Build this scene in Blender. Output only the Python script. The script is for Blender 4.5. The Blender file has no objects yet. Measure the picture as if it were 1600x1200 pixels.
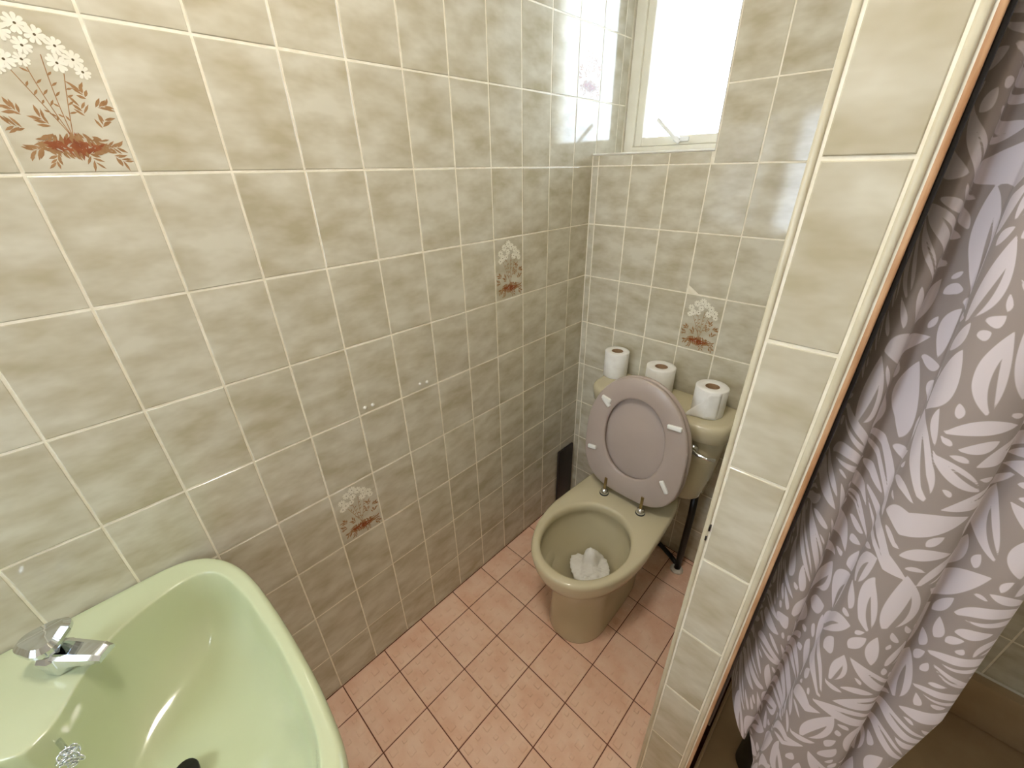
import bpy, bmesh, math, random
import numpy as np
from mathutils import Vector, Matrix
random.seed(7)
scene = bpy.context.scene
COL = scene.collection

# ------------------------------------------------------------------ camera
cam_data = bpy.data.cameras.new('camera')
cam_data.sensor_width = 36.0
cam_data.lens = 637.14 / 1600 * 36.0
cam_data.clip_start = 0.01
cam = bpy.data.objects.new('camera', cam_data)
COL.objects.link(cam)
CR = ((0.7232603843669118, 0.6903802688854318, -0.016416477670501247),
      (0.31158732676710704, -0.347457379751193, -0.884413199276539),
      (-0.6162854486384983, 0.6345458640556363, -0.46641590046473613))
m = Matrix.Identity(4)
for i in range(3):
    m[i][0] = CR[0][i]
    m[i][1] = -CR[1][i]
    m[i][2] = -CR[2][i]
m[0][3], m[1][3], m[2][3] = 0.91195528, 0.00797085, 1.47806739
cam.matrix_world = m
scene.camera = cam

# ------------------------------------------------------------------ world and exposure
world = bpy.data.worlds.new('sky')
scene.world = world
world.use_nodes = True
wbg = world.node_tree.nodes['Background']
wbg.inputs[0].default_value = (0.78, 0.88, 1.0, 1)
wbg.inputs[1].default_value = 5.5
scene.view_settings.view_transform = 'Standard'
scene.view_settings.look = 'None'
scene.view_settings.gamma = 1.0
scene.view_settings.use_curve_mapping = False
scene.view_settings.exposure = 1.25
LAMP_POWER = 30.0

# ------------------------------------------------------------------ dimensions (metres)
TW, TH = 0.126, 0.18823            # wall tile pitch
ROW0 = 1.482                       # a horizontal joint at eye height
YB = 1.3675                        # tile face of the back wall
YW = 1.562                         # window plane
ZC = 2.40                          # ceiling
YR = -1.00                         # wall behind the camera
XR = 1.72                          # right wall
NY, NX0, NX1 = 0.54, 0.806, 0.905  # end face and sides of the partition
LEDGE = 1.520

# ------------------------------------------------------------------ materials
def s2l(c):
    return tuple((v / 255 / 12.92) if v / 255 <= 0.04045 else ((v / 255 + 0.055) / 1.055) ** 2.4 for v in c) + (1,)

def new_mat(name):
    mt = bpy.data.materials.new(name)
    mt.use_nodes = True
    nt = mt.node_tree
    return mt, nt, nt.nodes['Principled BSDF']

def noise_mat(name, c1, c2, scale=6.0, rough=0.4, detail=4.0, bump=0.0, bump_scale=40.0, metallic=0.0,
              per_object=False, stretch=(1, 1, 1), rvar=0.0, coat=0.0, bump_dist=0.002, lo=0.35, hi=0.65):
    mt, nt, b = new_mat(name)
    N = nt.nodes.new
    L = nt.links.new
    tc = N('ShaderNodeTexCoord')
    vec = tc.outputs['Object']
    mp = N('ShaderNodeMapping')
    mp.inputs['Scale'].default_value = stretch
    L(vec, mp.inputs['Vector'])
    vec = mp.outputs['Vector']
    if per_object:
        oi = N('ShaderNodeObjectInfo')
        sc = N('ShaderNodeVectorMath'); sc.operation = 'SCALE'
        sc.inputs[0].default_value = (17.3, 31.7, 23.1)
        L(oi.outputs['Random'], sc.inputs['Scale'])
        ad = N('ShaderNodeVectorMath'); ad.operation = 'ADD'
        L(vec, ad.inputs[0]); L(sc.outputs[0], ad.inputs[1])
        vec = ad.outputs[0]
    nz = N('ShaderNodeTexNoise')
    nz.inputs['Scale'].default_value = scale
    nz.inputs['Detail'].default_value = detail
    nz.inputs['Roughness'].default_value = 0.55
    L(vec, nz.inputs['Vector'])
    rp = N('ShaderNodeValToRGB')
    rp.color_ramp.elements[0].position = lo
    rp.color_ramp.elements[1].position = hi
    rp.color_ramp.elements[0].color = s2l(c1)
    rp.color_ramp.elements[1].color = s2l(c2)
    L(nz.outputs['Fac'], rp.inputs['Fac'])
    L(rp.outputs['Color'], b.inputs['Base Color'])
    b.inputs['Roughness'].default_value = rough
    b.inputs['Metallic'].default_value = metallic
    b.inputs['Coat Weight'].default_value = coat
    b.inputs['Coat Roughness'].default_value = 0.05
    if bump:
        bn = N('ShaderNodeTexNoise')
        bn.inputs['Scale'].default_value = bump_scale
        bn.inputs['Detail'].default_value = 2.0
        L(vec, bn.inputs['Vector'])
        bp = N('ShaderNodeBump')
        bp.inputs['Strength'].default_value = bump
        bp.inputs['Distance'].default_value = bump_dist
        L(bn.outputs['Fac'], bp.inputs['Height'])
        L(bp.outputs['Normal'], b.inputs['Normal'])
    return mt

M = {}
M['tile'] = noise_mat('mottled_glazed_tile', (182, 172, 145), (213, 208, 190), 15.0, 0.09, 3.0, 0.35, 11.0,
                      per_object=True, stretch=(0.7, 1.4, 1), bump_dist=0.0010, lo=0.30, hi=0.66)
M['grout'] = noise_mat('cream_grout', (236, 228, 206), (246, 240, 224), 60, 0.6)
M['floor_tile'] = noise_mat('salmon_floor_tile', (236, 192, 164), (246, 212, 188), 14, 0.42, 4, 0.25, 160,
                            per_object=True, bump_dist=0.0006)
M['floor_grout'] = noise_mat('brown_floor_grout', (96, 50, 32), (120, 66, 44), 60, 0.8)
M['plaster'] = noise_mat('white_plaster', (226, 224, 216), (236, 234, 228), 12, 0.7)
M['trim'] = noise_mat('cream_trim', (204, 195, 168), (216, 208, 184), 20, 0.3)
M['trim_white'] = noise_mat('white_bead', (230, 226, 214), (240, 238, 230), 20, 0.25)
M['timber'] = noise_mat('worn_timber', (176, 128, 86), (212, 172, 132), 20, 0.5, 5, stretch=(6, 6, 0.6))
M['black_strip'] = noise_mat('black_strip', (16, 16, 24), (34, 32, 40), 30, 0.35)
M['basin'] = noise_mat('pale_green_ceramic', (196, 203, 164), (200, 207, 169), 3, 0.07, coat=0.3)
M['pan'] = noise_mat('olive_cream_ceramic', (200, 190, 158), (204, 194, 163), 3, 0.10, coat=0.3)
M['bowl_inside'] = M['pan']
M['seat'] = noise_mat('mauve_grey_plastic', (178, 164, 155), (183, 169, 160), 8, 0.32)
M['white_plastic'] = noise_mat('white_plastic', (236, 236, 230), (244, 244, 240), 8, 0.35)
M['chrome'] = noise_mat('chrome', (214, 218, 222), (228, 232, 236), 5, 0.06, metallic=1.0)
M['brass'] = noise_mat('dull_brass', (150, 130, 90), (176, 156, 112), 40, 0.3, metallic=1.0)
M['rubber'] = noise_mat('black_rubber', (14, 14, 14), (26, 26, 26), 30, 0.4)
M['paper'] = noise_mat('white_tissue', (238, 236, 230), (246, 245, 240), 30, 0.9, 3, 0.3, 220, bump_dist=0.0006)
M['card'] = noise_mat('brown_cardboard', (132, 104, 76), (156, 126, 94), 60, 0.85)
M['frame_paint'] = noise_mat('cream_window_paint', (238, 234, 216), (244, 240, 224), 14, 0.35)
M['petal'] = noise_mat('print_white', (236, 232, 214), (244, 240, 226), 30, 0.2)
M['eye'] = noise_mat('print_dark', (96, 84, 60), (110, 96, 70), 30, 0.2)
M['leafb'] = noise_mat('print_brown', (150, 112, 74), (168, 130, 90), 90, 0.2)
M['leafr'] = noise_mat('print_rust', (134, 70, 40), (156, 92, 56), 90, 0.2)
M['tray'] = noise_mat('beige_shower_tray', (168, 142, 108), (180, 154, 120), 8, 0.35)
M['dark_panel'] = noise_mat('dark_brown_plastic', (26, 20, 20), (38, 30, 28), 18, 0.45)
M['water_stain'] = noise_mat('limescale', (200, 194, 180), (226, 222, 210), 60, 0.5)

def glass_mat():
    mt = bpy.data.materials.new('window_glass')
    mt.use_nodes = True
    nt = mt.node_tree
    nt.nodes.clear()
    N = nt.nodes.new; L = nt.links.new
    out = N('ShaderNodeOutputMaterial')
    mix = N('ShaderNodeMixShader')
    tr = N('ShaderNodeBsdfTransparent'); tr.inputs[0].default_value = (0.96, 0.98, 1, 1)
    gl = N('ShaderNodeBsdfGlossy'); gl.inputs['Roughness'].default_value = 0.08
    fr = N('ShaderNodeFresnel'); fr.inputs[0].default_value = 1.45
    nz = N('ShaderNodeTexNoise'); nz.inputs['Scale'].default_value = 60
    tc = N('ShaderNodeTexCoord'); mp = N('ShaderNodeMapping'); mp.inputs['Scale'].default_value = (3, 3, 0.25)
    L(tc.outputs['Object'], mp.inputs[0]); L(mp.outputs[0], nz.inputs['Vector'])
    bp = N('ShaderNodeBump'); bp.inputs['Strength'].default_value = 0.3; bp.inputs['Distance'].default_value = 0.002
    L(nz.outputs['Fac'], bp.inputs['Height']); L(bp.outputs[0], gl.inputs['Normal'])
    L(fr.outputs[0], mix.inputs[0]); L(tr.outputs[0], mix.inputs[1]); L(gl.outputs[0], mix.inputs[2])
    L(mix.outputs[0], out.inputs[0])
    return mt
M['glass'] = glass_mat()

def curtain_mat():
    mt, nt, b = new_mat('leaf_print_fabric')
    N = nt.nodes.new; L = nt.links.new
    at = N('ShaderNodeAttribute'); at.attribute_name = 'leaf'
    mr = N('ShaderNodeMapRange')
    mr.inputs['From Min'].default_value = -0.0004
    mr.inputs['From Max'].default_value = 0.0004
    L(at.outputs['Fac'], mr.inputs['Value'])
    mx = N('ShaderNodeMix'); mx.data_type = 'RGBA'
    mx.inputs[6].default_value = s2l((218, 208, 211))
    mx.inputs[7].default_value = s2l((160, 147, 141))
    L(mr.outputs['Result'], mx.inputs[0])
    L(mx.outputs[2], b.inputs['Base Color'])
    b.inputs['Roughness'].default_value = 0.75
    b.inputs['Sheen Weight'].default_value = 0.15
    wv = N('ShaderNodeTexNoise'); wv.inputs['Scale'].default_value = 900
    bp = N('ShaderNodeBump'); bp.inputs['Strength'].default_value = 0.15; bp.inputs['Distance'].default_value = 0.0003
    tc = N('ShaderNodeTexCoord'); L(tc.outputs['Object'], wv.inputs['Vector'])
    L(wv.outputs['Fac'], bp.inputs['Height']); L(bp.outputs[0], b.inputs['Normal'])
    return mt
M['curtain'] = curtain_mat()

# ------------------------------------------------------------------ helpers
def tag(o, label=None, cat=None, group=None, kind=None):
    if label: o['label'] = label
    if cat: o['category'] = cat
    if group: o['group'] = group
    if kind: o['kind'] = kind
    return o

def link(name, me, mat=None, parent=None, smooth=False):
    o = bpy.data.objects.new(name, me)
    COL.objects.link(o)
    if mat is not None and len(me.materials) == 0:
        me.materials.append(mat)
    if parent is not None:
        o.parent = parent
    if smooth:
        me.polygons.foreach_set('use_smooth', [True] * len(me.polygons))
    return o

def empty(name, loc=(0, 0, 0), label=None, cat=None, group=None):
    o = bpy.data.objects.new(name, None)
    COL.objects.link(o)
    o.empty_display_size = 0.05
    o.location = loc
    return tag(o, label, cat, group)

def mesh_of(verts, faces, name='m'):
    me = bpy.data.meshes.new(name)
    me.from_pydata([tuple(v) for v in verts], [], [tuple(f) for f in faces])
    me.update()
    bm = bmesh.new(); bm.from_mesh(me)
    bmesh.ops.recalc_face_normals(bm, faces=bm.faces)
    bm.to_mesh(me); bm.free()
    return me

def boxes(lst, bevel=0.0, seg=2):
    bm = bmesh.new()
    for (x0, x1, y0, y1, z0, z1) in lst:
        r = bmesh.ops.create_cube(bm, size=1.0)
        for v in r['verts']:
            v.co = Vector(((x0 + x1) / 2 + v.co.x * (x1 - x0), (y0 + y1) / 2 + v.co.y * (y1 - y0),
                           (z0 + z1) / 2 + v.co.z * (z1 - z0)))
    if bevel:
        bmesh.ops.bevel(bm, geom=list(bm.edges), offset=bevel, segments=seg, affect='EDGES', profile=0.5)
    me = bpy.data.meshes.new('boxes')
    bm.to_mesh(me); bm.free()
    return me

def loft(rings, close_start=True, close_end=True):
    n = len(rings[0])
    V = [p for r in rings for p in r]
    F = []
    for i in range(len(rings) - 1):
        for j in range(n):
            k = (j + 1) % n
            F.append((i * n + j, i * n + k, (i + 1) * n + k, (i + 1) * n + j))
    if close_start: F.append(tuple(range(n))[::-1])
    if close_end: F.append(tuple((len(rings) - 1) * n + j for j in range(n)))
    return mesh_of(V, F)

def lathe(prof, n=32, closed=False):
    rings = [[(r * math.cos(2 * math.pi * j / n), r * math.sin(2 * math.pi * j / n), z) for j in range(n)] for r, z in prof]
    if closed: rings.append(rings[0])
    me = loft(rings, not closed, not closed)
    if closed:
        bm = bmesh.new(); bm.from_mesh(me)
        bmesh.ops.remove_doubles(bm, verts=bm.verts, dist=1e-6)
        bmesh.ops.recalc_face_normals(bm, faces=bm.faces)
        bm.to_mesh(me); bm.free()
    return me

def tube(pts, r, n=12):
    pts = [Vector(p) for p in pts]
    rings = []
    prev = None
    for i, p in enumerate(pts):
        d = (pts[min(i + 1, len(pts) - 1)] - pts[max(i - 1, 0)]).normalized()
        if prev is None:
            a = d.orthogonal().normalized()
        else:
            a = (prev - d * prev.dot(d)).normalized()
        prev = a
        b = d.cross(a)
        rr = r[i] if isinstance(r, (list, tuple)) else r
        rings.append([p + (a * math.cos(t) + b * math.sin(t)) * rr for t in [2 * math.pi * j / n for j in range(n)]])
    return loft(rings)

def smooth_by_angle(o, ang=35):
    me = o.data
    me.polygons.foreach_set('use_smooth', [True] * len(me.polygons))
    bm = bmesh.new(); bm.from_mesh(me)
    for e in bm.edges:
        if len(e.link_faces) == 2 and e.calc_face_angle(0) > math.radians(ang):
            e.smooth = False
    bm.to_mesh(me); bm.free()
    return o

def subsurf(o, lv=2):
    md = o.modifiers.new('subsurf', 'SUBSURF')
    md.levels = lv; md.render_levels = lv
    return o

# ------------------------------------------------------------------ the room shell
G = 0.0009          # grout sits this far behind the tile faces
wall_left = link('wall_left', boxes([(-0.12, -G, YR - 0.1, 1.72, -0.05, ZC)]), M['grout'])
tag(wall_left, 'long left wall of mottled beige glazed tiles with pale grout', kind='structure')
OW = 0.408          # right side of the window recess
OT = 2.15           # top of the recess
wall_back = link('wall_back', boxes([(-0.12, XR + 0.1, YB + G, 1.72, -0.05, LEDGE - 0.004),
                                     (OW + 0.003, XR + 0.1, YB + G, 1.72, LEDGE - 0.004, ZC),
                                     (-0.12, OW + 0.003, YB + G, 1.72, OT, ZC)]), M['grout'])
tag(wall_back, 'tiled end wall behind the toilet with a high window recess', kind='structure')
# cut the window hole through by leaving the recess open
wall_part = link('wall_partition', boxes([(NX0 + 0.004, NX1 - 0.006, NY + G, YB + 0.004, -0.02, ZC)]), M['grout'])
tag(wall_part, 'narrow tiled partition end between toilet and shower', kind='structure')
wall_right = link('wall_right', boxes([(XR, XR + 0.1, YR - 0.1, 1.72, -0.05, ZC)]), M['plaster'])
tag(wall_right, 'plain pale wall on the far side of the shower', kind='structure')
W2 = (0.03, 0.50, 1.00, 1.80)       # second window, behind the camera
wall_rear = link('wall_rear', boxes([(-0.12, W2[0], YR - 0.1, YR, -0.05, ZC), (W2[1], XR + 0.1, YR - 0.1, YR, -0.05, ZC),
                                     (W2[0], W2[1], YR - 0.1, YR, -0.05, W2[2]), (W2[0], W2[1], YR - 0.1, YR, W2[3], ZC)]), M['plaster'])
tag(wall_rear, 'plain pale wall behind the camera with a second window', kind='structure')
ceiling = link('ceiling', boxes([(-0.12, XR + 0.1, YR - 0.1, 1.72, ZC, ZC + 0.1)]), M['plaster'])
tag(ceiling, 'plain white ceiling', kind='structure')
floor = link('floor', boxes([(-0.12, XR + 0.1, YR - 0.1, 1.72, -0.1, -0.0018)]), M['floor_grout'])
tag(floor, 'salmon pink square floor tiles with thin brown joints', kind='structure')

# ------------------------------------------------------------------ wall tiles
tile_cache = {}
def tile_mesh(w, h):
    key = (round(w, 4), round(h, 4))
    if key in tile_cache: return tile_cache[key]
    a, b, c = w / 2, h / 2, min(0.0016, w * 0.2, h * 0.2)
    V = []
    for (dx, dz) in ((0, -0.005), (0, -0.0014), (c * 0.5, -0.0004), (c, 0)):
        V += [(-a + dx, -b + dx, dz), (a - dx, -b + dx, dz), (a - dx, b - dx, dz), (-a + dx, b - dx, dz)]
    F = []
    for r in range(3):
        for j in range(4):
            k = (j + 1) % 4
            F.append((r * 4 + j, r * 4 + k, r * 4 + 4 + k, r * 4 + 4 + j))
    F.append((12, 13, 14, 15)); F.append((3, 2, 1, 0))
    me = mesh_of(V, F)
    me.materials.append(M['tile'])
    tile_cache[key] = me
    return me

JG = 0.0031
def put_tile(parent, name, u0, u1, v0, v1, frame, tilt=0.0022):
    """frame(u, v) -> (world point, 3x3 basis: columns = tile right, tile up, tile out)"""
    o = bpy.data.objects.new(name, tile_mesh(u1 - u0 - JG, v1 - v0 - JG))
    COL.objects.link(o)
    p, B = frame((u0 + u1) / 2, (v0 + v1) / 2)
    R = B.to_4x4() @ Matrix.Rotation(random.gauss(0, tilt), 4, 'X') @ Matrix.Rotation(random.gauss(0, tilt), 4, 'Y')
    o.matrix_world = Matrix.Translation(p) @ R
    o.parent = parent
    return o

def basis(r, u, n):
    return Matrix((r, u, n)).transposed()
B_left = basis((0, 1, 0), (0, 0, 1), (1, 0, 0))
B_back = basis((1, 0, 0), (0, 0, 1), (0, -1, 0))
def fr_left(u, v): return Vector((0, u, v)), B_left
def fr_back(u, v): return Vector((u, YB, v)), B_back
def fr_part(u, v): return Vector((u, NY, v)), B_back

rows = [ROW0 - TH * k for k in range(7, -1, -1)]
rows = [0.0] + rows + [ROW0 + TH * k for k in range(1, 5)] + [ZC]
deco_tiles = []
# left wall
cols = [YR] + [TW * i for i in range(-7, 13)] + [1.555]
for i in range(len(cols) - 1):
    for j in range(len(rows) - 1):
        if cols[i + 1] - cols[i] < 0.012: continue
        if cols[i] >= 1.49 and rows[j] < 1.4: continue
        c0, c1, v0, v1 = cols[i], cols[i + 1], rows[j], rows[j + 1]
        if c0 < YB and c1 > YB and v1 <= ROW0 + 0.001:
            c1 = YB + 0.002
        if c0 >= YB - 0.001 and v1 <= ROW0 + 0.001: continue
        t = put_tile(wall_left, 'tile', c0, c1, v0, v1, fr_left)
        cy, cz = (c0 + c1) / 2, (v0 + v1) / 2
        for (dy, dz) in ((0.063, 1.576), (0.945, 1.20), (0.315, 0.635), (1.323, 1.764)):
            if abs(cy - dy) < 0.03 and abs(cz - dz) < 0.03: deco_tiles.append(t)
# back wall (toilet side and shower side)
bcols = [0.0015, 0.0264] + [0.0264 + TW * k for k in range(1, 6)] + [0.7824, 0.81]
bcols2 = [0.912 + TW * k for k in range(7)]
def back_cols(bc):
    for i in range(len(bc) - 1):
        if bc[i + 1] - bc[i] < 0.008: continue
        for j in range(len(rows) - 1):
            u0, u1, v0, v1 = bc[i], bc[i + 1], rows[j], rows[j + 1]
            if u0 < OW - 0.01 and v0 > ROW0 - 0.01:
                if v0 < ROW0 + 0.01: v1 = LEDGE - 0.006
                elif v0 < OT: continue
            if abs(u0 - 0.4044) < 0.001 and v0 > ROW0 - 0.01:
                u0 = OW + 0.004; v1 = rows[j + 1]
            t = put_tile(wall_back, 'tile', u0, u1, v0, v1, fr_back, 0.003)
            if abs((u0 + u1) / 2 - 0.4674) < 0.02 and abs((v0 + v1) / 2 - 1.011) < 0.02: deco_tiles.append(t)
back_cols(bcols)
back_cols(bcols2)
# partition end face
for j in range(len(rows) - 1):
    put_tile(wall_part, 'tile', 0.8155, 0.8875, rows[j], rows[j + 1], fr_part, 0.003)

# partition, toilet side
B_side = basis((0, -1, 0), (0, 0, 1), (-1, 0, 0))
def fr_side(u, v): return Vector((NX0 + 0.003, -u, v)), B_side
pc = [NY + 0.013] + [NY + 0.013 + 0.063 + TW * k for k in range(0, 6)] + [YB]
for i in range(len(pc) - 1):
    for j in range(len(rows) - 1):
        if pc[i + 1] - pc[i] > 0.012:
            put_tile(wall_part, 'tile', -pc[i + 1], -pc[i], rows[j], rows[j + 1], fr_side)

# printed flowers on the decorated tiles
def flower_print():
    rnd = random.Random(5)
    V, F, MI = [], [], []
    def poly(pts, mi, z):
        b = len(V)
        V.extend([(x, y, z) for x, y in pts])
        F.append(tuple(range(b, b + len(pts)))); MI.append(mi)
    def leaf(x, y, ang, l, w, mi, z):
        ca, sa = math.cos(ang), math.sin(ang)
        pr = [(0, 0), (0.3, 0.42), (0.6, 0.5), (1, 0), (0.6, -0.5), (0.3, -0.42)]
        poly([(x + (u * l) * ca - (v * w) * sa, y + (u * l) * sa + (v * w) * ca) for u, v in pr], mi, z)
    def petal(x, y, ang, l, w, mi, z):
        ca, sa = math.cos(ang), math.sin(ang)
        pr = [(0.1, 0.12), (0.5, 0.38), (0.78, 0.5), (0.95, 0.32), (1.0, 0.0), (0.95, -0.32), (0.78, -0.5), (0.5, -0.38), (0.1, -0.12)]
        poly([(x + (u * l) * ca - (v * w) * sa, y + (u * l) * sa + (v * w) * ca) for u, v in pr], mi, z)
    def stem(pts, w, mi, z):
        for (a, b) in zip(pts[:-1], pts[1:]):
            d = Vector((b[0] - a[0], b[1] - a[1])).normalized()
            nx, ny = -d.y * w, d.x * w
            poly([(a[0] - nx, a[1] - ny), (b[0] - nx, b[1] - ny), (b[0] + nx, b[1] + ny), (a[0] + nx, a[1] + ny)], mi, z)
    def fx(a, b): return (-0.063 + a * 0.126, 0.094 - b * 0.188)
    def bez(a, b, c, n=8):
        return [((1 - t) ** 2 * a[0] + 2 * t * (1 - t) * b[0] + t * t * c[0],
                 (1 - t) ** 2 * a[1] + 2 * t * (1 - t) * b[1] + t * t * c[1]) for t in [k / n for k in range(n + 1)]]
    for (h, mid) in (((0.40, 0.24), (0.42, 0.5)), ((0.28, 0.36), (0.40, 0.55)), ((0.68, 0.36), (0.60, 0.55)), ((0.56, 0.26), (0.52, 0.5))):
        s = bez(fx(*h), fx(*mid), fx(0.53, 0.76))
        stem(s, 0.0005, 2, 0.00012)
        for k in range(2, 7):
            d = math.atan2(s[k][1] - s[k - 1][1], s[k][0] - s[k - 1][0]) + math.pi
            leaf(s[k][0], s[k][1], d + rnd.choice((-1, 1)) * rnd.uniform(0.6, 1.1), rnd.uniform(0.006, 0.010), 0.0024, 2, 0.00014)
    # leafy side sprigs
    for (a, b, ang, n) in ((0.76, 0.47, 1.9, 7), (0.88, 0.55, 0.2, 7), (0.84, 0.66, 1.1, 6), (0.17, 0.60, 2.3, 7), (0.13, 0.70, 2.9, 6),
                           (0.36, 0.66, 2.2, 6), (0.20, 0.84, 3.5, 7), (0.32, 0.90, 4.2, 6), (0.84, 0.82, 0.0, 7), (0.86, 0.90, -0.6, 7),
                           (0.62, 0.90, -1.3, 5), (0.70, 0.58, 1.7, 5)):
        x, y = fx(a, b)
        for k in range(n):
            t = k / n
            px, py = x - math.cos(ang) * 0.014 * (0.5 - t), y - math.sin(ang) * 0.014 * (0.5 - t)
            leaf(px, py, ang + (-1) ** k * rnd.uniform(0.35, 0.9), rnd.uniform(0.010, 0.016), rnd.uniform(0.0026, 0.004), 2, 0.00012 + k * 1e-6)
    # rust cushion at the foot
    for k in range(210):
        t = rnd.uniform(0, 2 * math.pi); q = math.sqrt(rnd.random())
        x, y = fx(0.52 + 0.26 * q * math.cos(t), 0.815 + 0.100 * q * math.sin(t))
        leaf(x, y, t + rnd.uniform(-0.6, 0.6) if q > 0.4 else rnd.uniform(0, 6.28), rnd.uniform(0.008, 0.014), rnd.uniform(0.0022, 0.0034),
             3 if q < 0.68 else 2, 0.00016 + k * 1e-6)
    # daisies
    for (a, b, s) in ((0.47, 0.10, 1.0), (0.33, 0.15, 0.95), (0.58, 0.15, 0.95), (0.20, 0.23, 0.9), (0.45, 0.22, 0.85), (0.70, 0.20, 0.9),
                      (0.80, 0.27, 0.95), (0.66, 0.30, 0.95), (0.27, 0.31, 0.95), (0.19, 0.35, 0.8), (0.40, 0.30, 0.7), (0.84, 0.34, 0.75)):
        x, y = fx(a, b)
        n = 9
        for k in range(n):
            petal(x, y, 2 * math.pi * k / n + rnd.uniform(-0.08, 0.08), 0.0115 * s, 0.0052 * s, 0, 0.0004 + k * 1e-6)
        poly([(x + 0.0016 * math.cos(2 * math.pi * k / 6), y + 0.0016 * math.sin(2 * math.pi * k / 6)) for k in range(6)], 1, 0.00045)
    me = bpy.data.meshes.new('flower_print')
    me.from_pydata(V, [], F)
    for k in ('petal', 'eye', 'leafb', 'leafr'): me.materials.append(M[k])
    me.polygons.foreach_set('material_index', MI)
    me.update()
    return me
fp = flower_print()
for t in deco_tiles:
    o = bpy.data.objects.new('flower_print', fp)
    COL.objects.link(o)
    o.parent = t
    o['label'] = 'printed white daisies over a rust brown cushion of leaves'

# ------------------------------------------------------------------ floor tiles
FX, FY, FS = 0.1000, 0.1285, 0.1523
def floor_tile_mesh(x0, x1, y0, y1, ox, oy):
    """tile spanning local x0..x1, y0..y1 round its cell centre (0,0), with raised squares"""
    bm_v, bm_f = [], []
    c = 0.0012
    for (d, z) in ((0, -0.006), (0, -0.0012), (c, 0)):
        bm_v += [(x0 + d, y0 + d, z), (x1 - d, y0 + d, z), (x1 - d, y1 - d, z), (x0 + d, y1 - d, z)]
    for r in range(2):
        for j in range(4):
            k = (j + 1) % 4
            bm_f.append((r * 4 + j, r * 4 + k, r * 4 + 4 + k, r * 4 + 4 + j))
    bm_f.append((8, 9, 10, 11)); bm_f.append((3, 2, 1, 0))
    for i in range(4):
        for j in range(4):
            cx, cy = (i - 1.5) * 0.037, (j - 1.5) * 0.037
            s = 0.0105 if (i + j) % 2 == 0 else 0.0065
            if cx - s < x0 + 0.002 or cx + s > x1 - 0.002 or cy - s < y0 + 0.002 or cy + s > y1 - 0.002: continue
            b = len(bm_v)
            e = 0.0012
            for (d, z) in ((0, -0.0005), (e, 0.0018)):
                bm_v += [(cx - s + d, cy - s + d, z), (cx + s - d, cy - s + d, z), (cx + s - d, cy + s - d, z), (cx - s + d, cy + s - d, z)]
            for q in range(4):
                k = (q + 1) % 4
                bm_f.append((b + q, b + k, b + 4 + k, b + 4 + q))
            bm_f.append((b + 4, b + 5, b + 6, b + 7))
    me = bpy.data.meshes.new('floor_tile')
    me.from_pydata(bm_v, [], bm_f); me.update()
    me.materials.append(M['floor_tile'])
    return me
fcache = {}
FJ = 0.0014
for i in range(-1, 12):
    for j in range(-8, 9):
        cx0, cx1 = FX + FS * i, FX + FS * (i + 1)
        cy0, cy1 = FY + FS * j, FY + FS * (j + 1)
        ccx, ccy = (cx0 + cx1) / 2, (cy0 + cy1) / 2
        a0, a1, b0, b1 = max(cx0, 0.002) + FJ, min(cx1, XR) - FJ, max(cy0, YR) + FJ, min(cy1, YB - 0.002) - FJ
        if b0 > NY - 0.01: a1 = min(a1, 0.806)
        if a0 > 0.80 and b1 > NY - 0.003: b1 = NY - 0.003
        if a1 - a0 < 0.01 or b1 - b0 < 0.01: continue
        loc = tuple(round(v, 4) for v in (a0 - ccx, a1 - ccx, b0 - ccy, b1 - ccy))
        if loc not in fcache: fcache[loc] = floor_tile_mesh(*loc, ccx, ccy)
        o = bpy.data.objects.new('floor_tile', fcache[loc])
        COL.objects.link(o)
        o.location = (ccx, ccy, random.uniform(-0.0002, 0.0002))
        o.parent = floor

# ------------------------------------------------------------------ trims
def trim(name, lst, mat, label, bevel=0.002):
    o = link(name, boxes(lst, bevel, 3), mat)
    return tag(smooth_by_angle(o), label, kind='structure')
trim('trim_1', [(0.002, OW + 0.003, YB - 0.0035, YB + 0.010, LEDGE - 0.006, LEDGE)], M['trim_white'], 'white bead along the front edge of the window ledge', 0.0025)
trim('trim_2', [(NX0, 0.8142, NY - 0.002, NY + 0.012, 0.001, ZC)], M['trim'], 'cream corner bead down the toilet side of the partition', 0.003)
trim('trim_3', [(0.8885, 0.8965, NY - 0.003, NY + 0.012, 0.001, ZC)], M['trim'], 'cream corner bead down the shower side of the partition', 0.003)
trim('trim_4', [(0.897, 0.9042, NY + 0.001, NY + 0.030, 0.001, ZC)], M['timber'], 'worn brown timber strip beside the shower curtain', 0.0015)
trim('trim_5', [(0.9043, 0.9085, NY + 0.012, NY + 0.045, 0.50, ZC)], M['black_strip'], 'black strip between partition and curtain', 0.001)  # thin black strip from above the tray up to the ceiling
trim('trim_6', [(OW + 0.0005, OW + 0.0035, YB - 0.001, YB + 0.19, LEDGE, OT)], M['trim_white'], 'pale lining of the right side of the window recess', 0.0008)
trim('trim_7', [(0.0, OW, YB + 0.011, YW + 0.02, LEDGE - 0.0035, LEDGE - 0.0005)], M['trim_white'], 'white window sill board inside the recess', 0.0008)

for (x, z, h) in ((0.8146, 0.985, 0.012), (0.8130, 0.962, 0.009)):
    cpz = link('chip', boxes([(x - 0.0012, x + 0.0012, NY - 0.0026, NY + 0.001, z - h / 2, z + h / 2)], 0.0004), M['dark_panel'], bpy.data.objects['trim_2'])
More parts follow.
